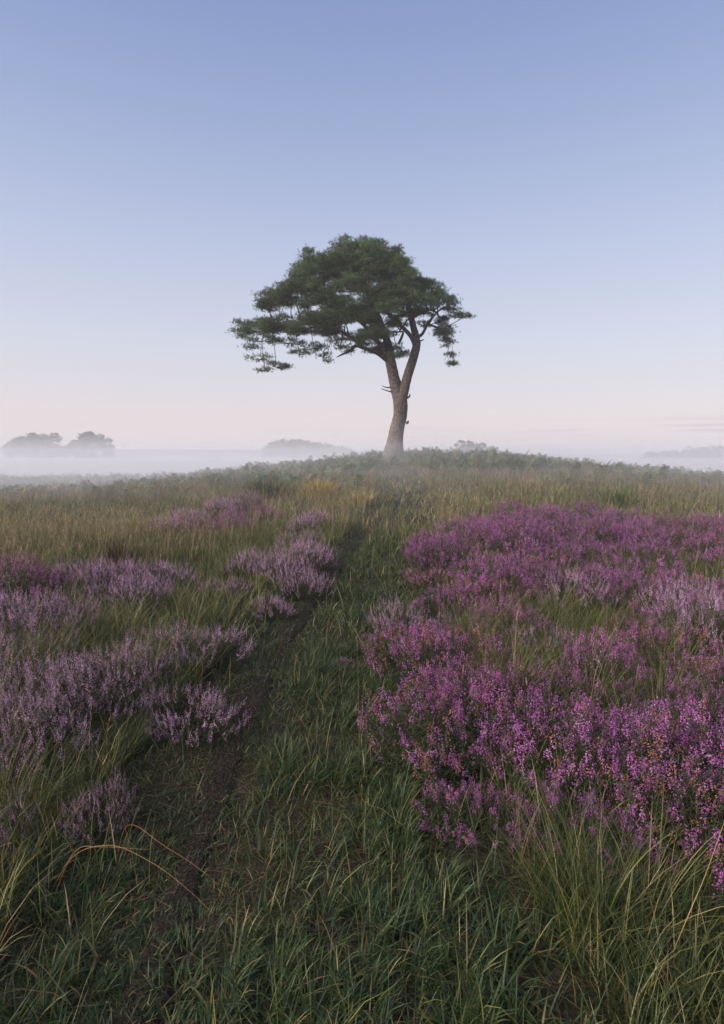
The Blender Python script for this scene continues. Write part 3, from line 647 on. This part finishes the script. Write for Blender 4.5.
def heather(kind, seed, Rb=.34, H=.36, nst=110):
    """stems, leaves and flowers of one bush about the origin"""
    r = np.random.default_rng(seed)
    th = r.uniform(0, 6.28, nst); ph = np.arccos(1 - r.random(nst) * .92) * .93
    k = 1 + .25 * np.sin(th * 2 + r.random() * 6) * np.sin(ph) + r.normal(0, .09, nst)
    tip = np.stack([Rb * np.sin(ph) * np.cos(th) * k, Rb * np.sin(ph) * np.sin(th) * k, H * (.18 + .82 * np.cos(ph)) * k], -1)
    base = np.stack([r.normal(0, .05, nst), r.normal(0, .05, nst), np.full(nst, -.03)], -1) + tip * [.25, .25, 0]
    midp = (base + tip) / 2 + (tip - base) * [.18, .18, 0] * [1, 1, 0] - [0, 0, .02] + r.normal(0, .015, (nst, 3))
    def bez(t): return base * (1 - t) ** 2 + 2 * midp * t * (1 - t) + tip * t * t
    fol, flo = [], []
    brown = np.array([.05, .034, .022])
    # stems
    tt = [0, .35, .7, 1]; pp = np.stack([bez(t) for t in tt], 1); sv = np.cross(tip - base, r.normal(0, 1, (nst, 3))); sv /= np.linalg.norm(sv, axis=1)[:, None] + 1e-9
    wv = np.array([.0028, .0022, .0016, .001])[None, :, None] * sv[:, None]
    V = np.stack([pp - wv, pp + wv], 2).reshape(nst, 8, 3); q = []
    for i in range(3): q += [[2 * i, 2 * i + 1, 2 * i + 3], [2 * i, 2 * i + 3, 2 * i + 2]]
    fol.append((V.reshape(-1, 3), (np.arange(nst)[:, None, None] * 8 + np.array(q)[None]).reshape(-1, 3), np.broadcast_to(brown, (nst * 8, 3))))
    # leafy side shoots up the stems
    nl = 34
    ts = r.uniform(.3, 1.0, (nst, nl)); lp = np.stack([base, midp, tip], 1)
    t3 = ts[..., None]; pos = lp[:, None, 0] * (1 - t3) ** 2 + 2 * lp[:, None, 1] * t3 * (1 - t3) + lp[:, None, 2] * t3 ** 2
    d = (tip - midp)[:, None] / .2 * .5 + r.normal(0, .7, (nst, nl, 3)) + [0, 0, .35]
    pos = (pos + r.normal(0, .012, pos.shape)).reshape(-1, 3); d = d.reshape(-1, 3); n = len(pos)
    g = np.where(r.random((n, 1)) < .8, [.036, .052, .020], [.075, .058, .03]) * r.uniform(.7, 1.35, (n, 1))
    fol.append(darts(pos, d, r.uniform(.018, .04, n), r.uniform(.004, .007, n), g, r))
    # flowers
    ax = tip - midp; ax /= np.linalg.norm(ax, axis=1)[:, None]; ax = ax * .75 + [0, 0, .5]; ax /= np.linalg.norm(ax, axis=1)[:, None]
    if kind in ('ling', 'deep'):
        ns, nf = 4, 20
        for s in range(ns):
            has = r.random(nst) < (1 if s == 0 else .8); i = np.nonzero(has)[0]; m = len(i)
            d = ax[i] + r.normal(0, .22, (m, 3)) * (s > 0); d /= np.linalg.norm(d, axis=1)[:, None]
            st = tip[i] if s == 0 else bez(.78)[i] + (tip - midp)[i] * r.uniform(0, .25, (m, 1)) + r.normal(0, .016, (m, 3))
            Ls = r.uniform(.05, .11, m) * (1 if s == 0 else .75)
            cb = (np.array([.56, .33, .47]) if kind == 'ling' else np.array([.40, .13, .31])) * r.uniform(.7, 1.25, (m, 1))
            cb = np.where(r.random((m, 1)) < (.2 if kind == 'ling' else .08), np.array([.46, .30, .40]) * r.uniform(.8, 1.1, (m, 1)), cb)
            f = (np.arange(nf) + r.random((m, nf))) / nf
            pos = st[:, None] + d[:, None] * (f * Ls[:, None])[..., None]
            out = np.cross(d[:, None], r.normal(0, 1, (m, nf, 3))); out /= np.linalg.norm(out, axis=2)[..., None]
            pos = pos + out * .003 * (1.2 - f[..., None]); dd_ = out * .8 + d[:, None] * .5
            col = cb[:, None] * r.uniform(.75, 1.25, (m, nf, 1))
            n = m * nf; sz = (.0074 * (1.15 - .55 * f)).ravel() * r.uniform(.8, 1.2, n)
            flo.append(darts(pos.reshape(-1, 3), dd_.reshape(-1, 3), sz, sz * .62, col.reshape(-1, 3), r))
    else:
        ns, nf = 5, 18
        for s in range(ns):
            has = r.random(nst) < ((.95, .6, .5, .45, .4)[s]); i = np.nonzero(has)[0]; m = len(i)
            d = ax[i] + r.normal(0, .2, (m, 3)); d /= np.linalg.norm(d, axis=1)[:, None]
            st = tip[i] if s == 0 else bez(.8)[i] + (tip - midp)[i] * r.uniform(0, .3, (m, 1)) + r.normal(0, .02, (m, 3))
            Ls = r.uniform(.025, .075, m)
            old = r.random((m, 1)) < (.40 if kind == 'faded' else .06)
            cb = np.where(old, np.array([.38, .165, .13]) * r.uniform(.6, 1.1, (m, 1)), np.array([.36, .092, .285]) * r.uniform(.6, 1.3, (m, 1)) + np.array([0, .02, .02]) * r.random((m, 1)))
            cb = np.where(r.random((m, 1)) < .14, np.array([.46, .21, .38]) * r.uniform(.7, 1.1, (m, 1)), cb)
            f = r.random((m, nf)); out = np.cross(d[:, None], r.normal(0, 1, (m, nf, 3))); out /= np.linalg.norm(out, axis=2)[..., None]
            pos = st[:, None] + d[:, None] * (f * Ls[:, None])[..., None] + out * (.006 * (1.2 - .6 * f))[..., None]
            dd_ = out * .9 - np.array([0, 0, .35]) + r.normal(0, .2, out.shape)
            n = m * nf; sz = r.uniform(.0058, .0085, n); col = cb[:, None] * r.uniform(.7, 1.3, (m, nf, 1))
            flo.append(darts(pos.reshape(-1, 3), dd_.reshape(-1, 3), sz, sz * .75, col.reshape(-1, 3), r))
    return merge(fol), merge(flo)

protos = {}
for kind, nv in (('ling', 4), ('bell', 4), ('faded', 3), ('deep', 1)):
    for v in range(nv):
        fo, fl = heather(kind, 100 + 17 * v + hash(kind.encode()[0]) % 50, .34, .25 + .03 * v, 110)
        a = build('foliage', fo[0], fo[1], M_HLEAF, fo[2], link=False); b_ = build('blossom', fl[0], fl[1], M_FLOWER, fl[2], link=False)
        protos[kind, v] = (a, b_)
fresh = set(protos)
hr = np.random.default_rng(77)
bushes = []          # for spacing
def plant(kind, x, y, s, label, group=None, sz=None):
    v = [k for k in protos if k[0] == kind]; key = v[hr.integers(len(v))]
    o = empty('heather_bush', (x, y, float(terrain(x, y)) - .01), hr.uniform(0, 6.28))
    o.scale = (s, s, s * (sz or hr.uniform(.85, 1.15)))
    tag(o, label, 'heather', group)
    for src in protos[key]:
        c = src if key in fresh else src.copy()
        C.objects.link(c); c.parent = o
        if src.name.startswith('blossom'): c['kind'] = 'stuff'
    fresh.discard(key)
    bushes.append((x, y, s * .34)); return o
def hero(kind, px, py, wpx, label, h=.2, sz=None):
    x, y = ground_at(px, py, h); s = wpx / F * math.hypot(y, EYE) / .72
    return plant(kind, x, y, s, label, None, sz)
hero('ling', 190, 697, 98, 'rounded pale lilac heather bush standing alone beside the bare soil path', sz=.95)
hero('ling', 98, 788, 66, 'small low lilac heather sprig alone in long grass below the big drift', .2, 1.3)
hero('ling', 8, 800, 62, 'lilac heather clump cut by the picture edge, lowest on the left', .2, 1.3)
hero('ling', 340, 659, 26, 'tiny sparse pinkish heather sprig growing in the turf of the path', .06, .7)
hero('bell', 18, 577, 92, 'deep magenta heather bush, brightest of those on the left', .3, 1.25)
hero('deep', 82, 572, 52, 'pinkish mauve heather mound at the back of the left drift', .25)
hero('ling', 158, 575, 38, 'small pale lilac tuft of heather at the far corner of the left drift', .25)
hero('ling', 398, 612, 62, 'pale lilac heather spilling onto the turf path from the magenta drift', .2)
hero('bell', 478, 775, 95, 'vivid purple heather bush leaning over the path, lowest edge of the right drift', .25)
hero('bell', 585, 798, 112, 'large dark magenta heather bush, front one of the right drift', .2)
hero('ling', 445, 597, 44, 'pale greyish lilac heather among salmon heads on the right of the path', .3)
hero('bell', 690, 895, 34, 'sparse purple heather sprig in the long grass at lower right', .2, 1.3)
hero('ling', 548, 622, 70, 'lilac heather cushion standing out pale inside the magenta drift', .3)

hero('faded', 452, 618, 74, 'heather bush of mixed pink and salmon heads nearest the path in the right drift', .3)
hero('faded', 512, 640, 80, 'broad heather bush thick with faded coral heads, inside the right drift', .3)
hero('faded', 500, 594, 64, 'coral tinged heather bush behind the broad coral one in the right drift', .3)
INFO = {
 'left_near': ('pale lilac heather bush in the big drift left of the path', .36, [('ling', 1.0)], .95, 1.25),
 'left_band': ('pale lilac heather bush in the narrow band along the path edge', .58, [('ling', .9), ('deep', .1)], .7, 1.25),
 'left_far': ('hazy pinkish heather bush in the small patch of pale far grass', .62, [('ling', .55), ('deep', .45)], 1.2, 1.6),
 'left_far2': ('hazy lilac heather bush where the worn path fades out', .6, [('ling', .8), ('deep', .2)], 1.0, 1.3),
 'right_far': ('hazy magenta heather bush at the back of the big right drift', .66, [('bell', .85), ('deep', .15)], 1.2, 1.7),
 'right_edge': ('hazy magenta heather bush in the patch by the right picture edge', .7, [('bell', .8), ('deep', .2)], 1.2, 1.6),
 'right_mid': ('heather bush', .46, [('bell', .56), ('faded', .34), ('ling', .10)], .95, 1.35),
 'right_near': ('heather bush', .39, [('bell', .82), ('faded', .18)], 1.0, 1.3),
}
MIDLAB = {'bell': 'magenta heather bush in the middle of the big right drift', 'faded': 'heather bush with faded salmon heads in the middle of the right drift', 'ling': 'lilac tinged heather bush within the middle of the right drift'}
NEARLAB = {'bell': 'deep purple heather bush in the near part of the right drift', 'faded': 'purple heather bush with orange faded heads, near part of the right drift'}
for nm, (lab, gap, mixk, s0, s1) in INFO.items():
    p = np.array(DR[nm]); lo, hi = p.min(0), p.max(0); k0 = len(bushes)
    for _ in range(2600):
        x, y = hr.uniform(lo, hi)
        if not inpoly(np.array(x), np.array(y), DR[nm]): continue
        if abs(x) > .66 * y + .5: continue
        if nm.startswith('right') and vnoise(x, y, .9, 6) < (.15 if nm == 'right_near' else .2): continue
        if nm.startswith('left') and vnoise(x, y, .8, 4) < .46: continue
        g = gap * .84 * hr.uniform(.85, 1.25)
        if any((x - a) ** 2 + (y - b) ** 2 < (g + max(0, c - .34) * .7) ** 2 for a, b, c in bushes): continue
        kind = hr.choice([k for k, _p in mixk], p=[_p for k, _p in mixk])
        if nm == 'right_mid' and kind != 'ling': kind = 'faded' if hr.random() < (.7 if x < 2.3 and y < 7.5 else .12) else 'bell'
        L_ = MIDLAB[kind] if nm == 'right_mid' else NEARLAB[kind] if nm == 'right_near' else lab
        plant(kind, x, y, hr.uniform(s0, s1) * .88, L_, L_.replace('bush', 'bushes'))
    print(nm, len(bushes) - k0)
print('bushes', len(bushes))

# ------------------------------------------------------------------ single dry grass stalks across the path edge
def stalk(px_pts, hts, rad, colr, label, group='bent dry grass stalks over the path'):
    pts = []
    for (px, py), h in zip(px_pts, hts):
        x, y = ground_at(px, py, h); pts.append(np.array([x, y, float(terrain(x, y)) + h]))
    o = pts[0].copy()
    V, T, K_ = tube(pts, np.linspace(rad, rad * .35, len(pts)), 5, 0, 0, 6)
    ob = build('dry_grass_stalk', V - o, T, M_GRASS, np.broadcast_to(np.array(colr), (len(V), 3)), None, True)
    ob.location = o; tag(ob, label, 'grass stalk', group)
stalk([(52, 905), (72, 860), (110, 848), (150, 862), (185, 890), (213, 918)], [-.02, .2, .30, .31, .28, .22], 0.0010, (.34, .17, .06), 'longest orange dry grass stalk arching from tussock down over the soil')
stalk([(48, 900), (75, 855), (100, 848), (150, 850)], [-.02, .22, .28, .30], 0.0010, (.33, .20, .08), 'short straight orange grass stalk lying level above the longest one')
stalk([(115, 870), (128, 828), (165, 848), (200, 872), (222, 890)], [-.02, .22, .25, .22, .17], 0.0010, (.28, .12, .055), 'rusty dry grass stalk crossing the bare soil, just above the orange ones')
stalk([(660, 985), (690, 915), (706, 875), (728, 812)], [-.02, .2, .32, .5], .0016, (.40, .28, .11), 'tall straw coloured grass stalk leaning outward at the lower right edge', None)
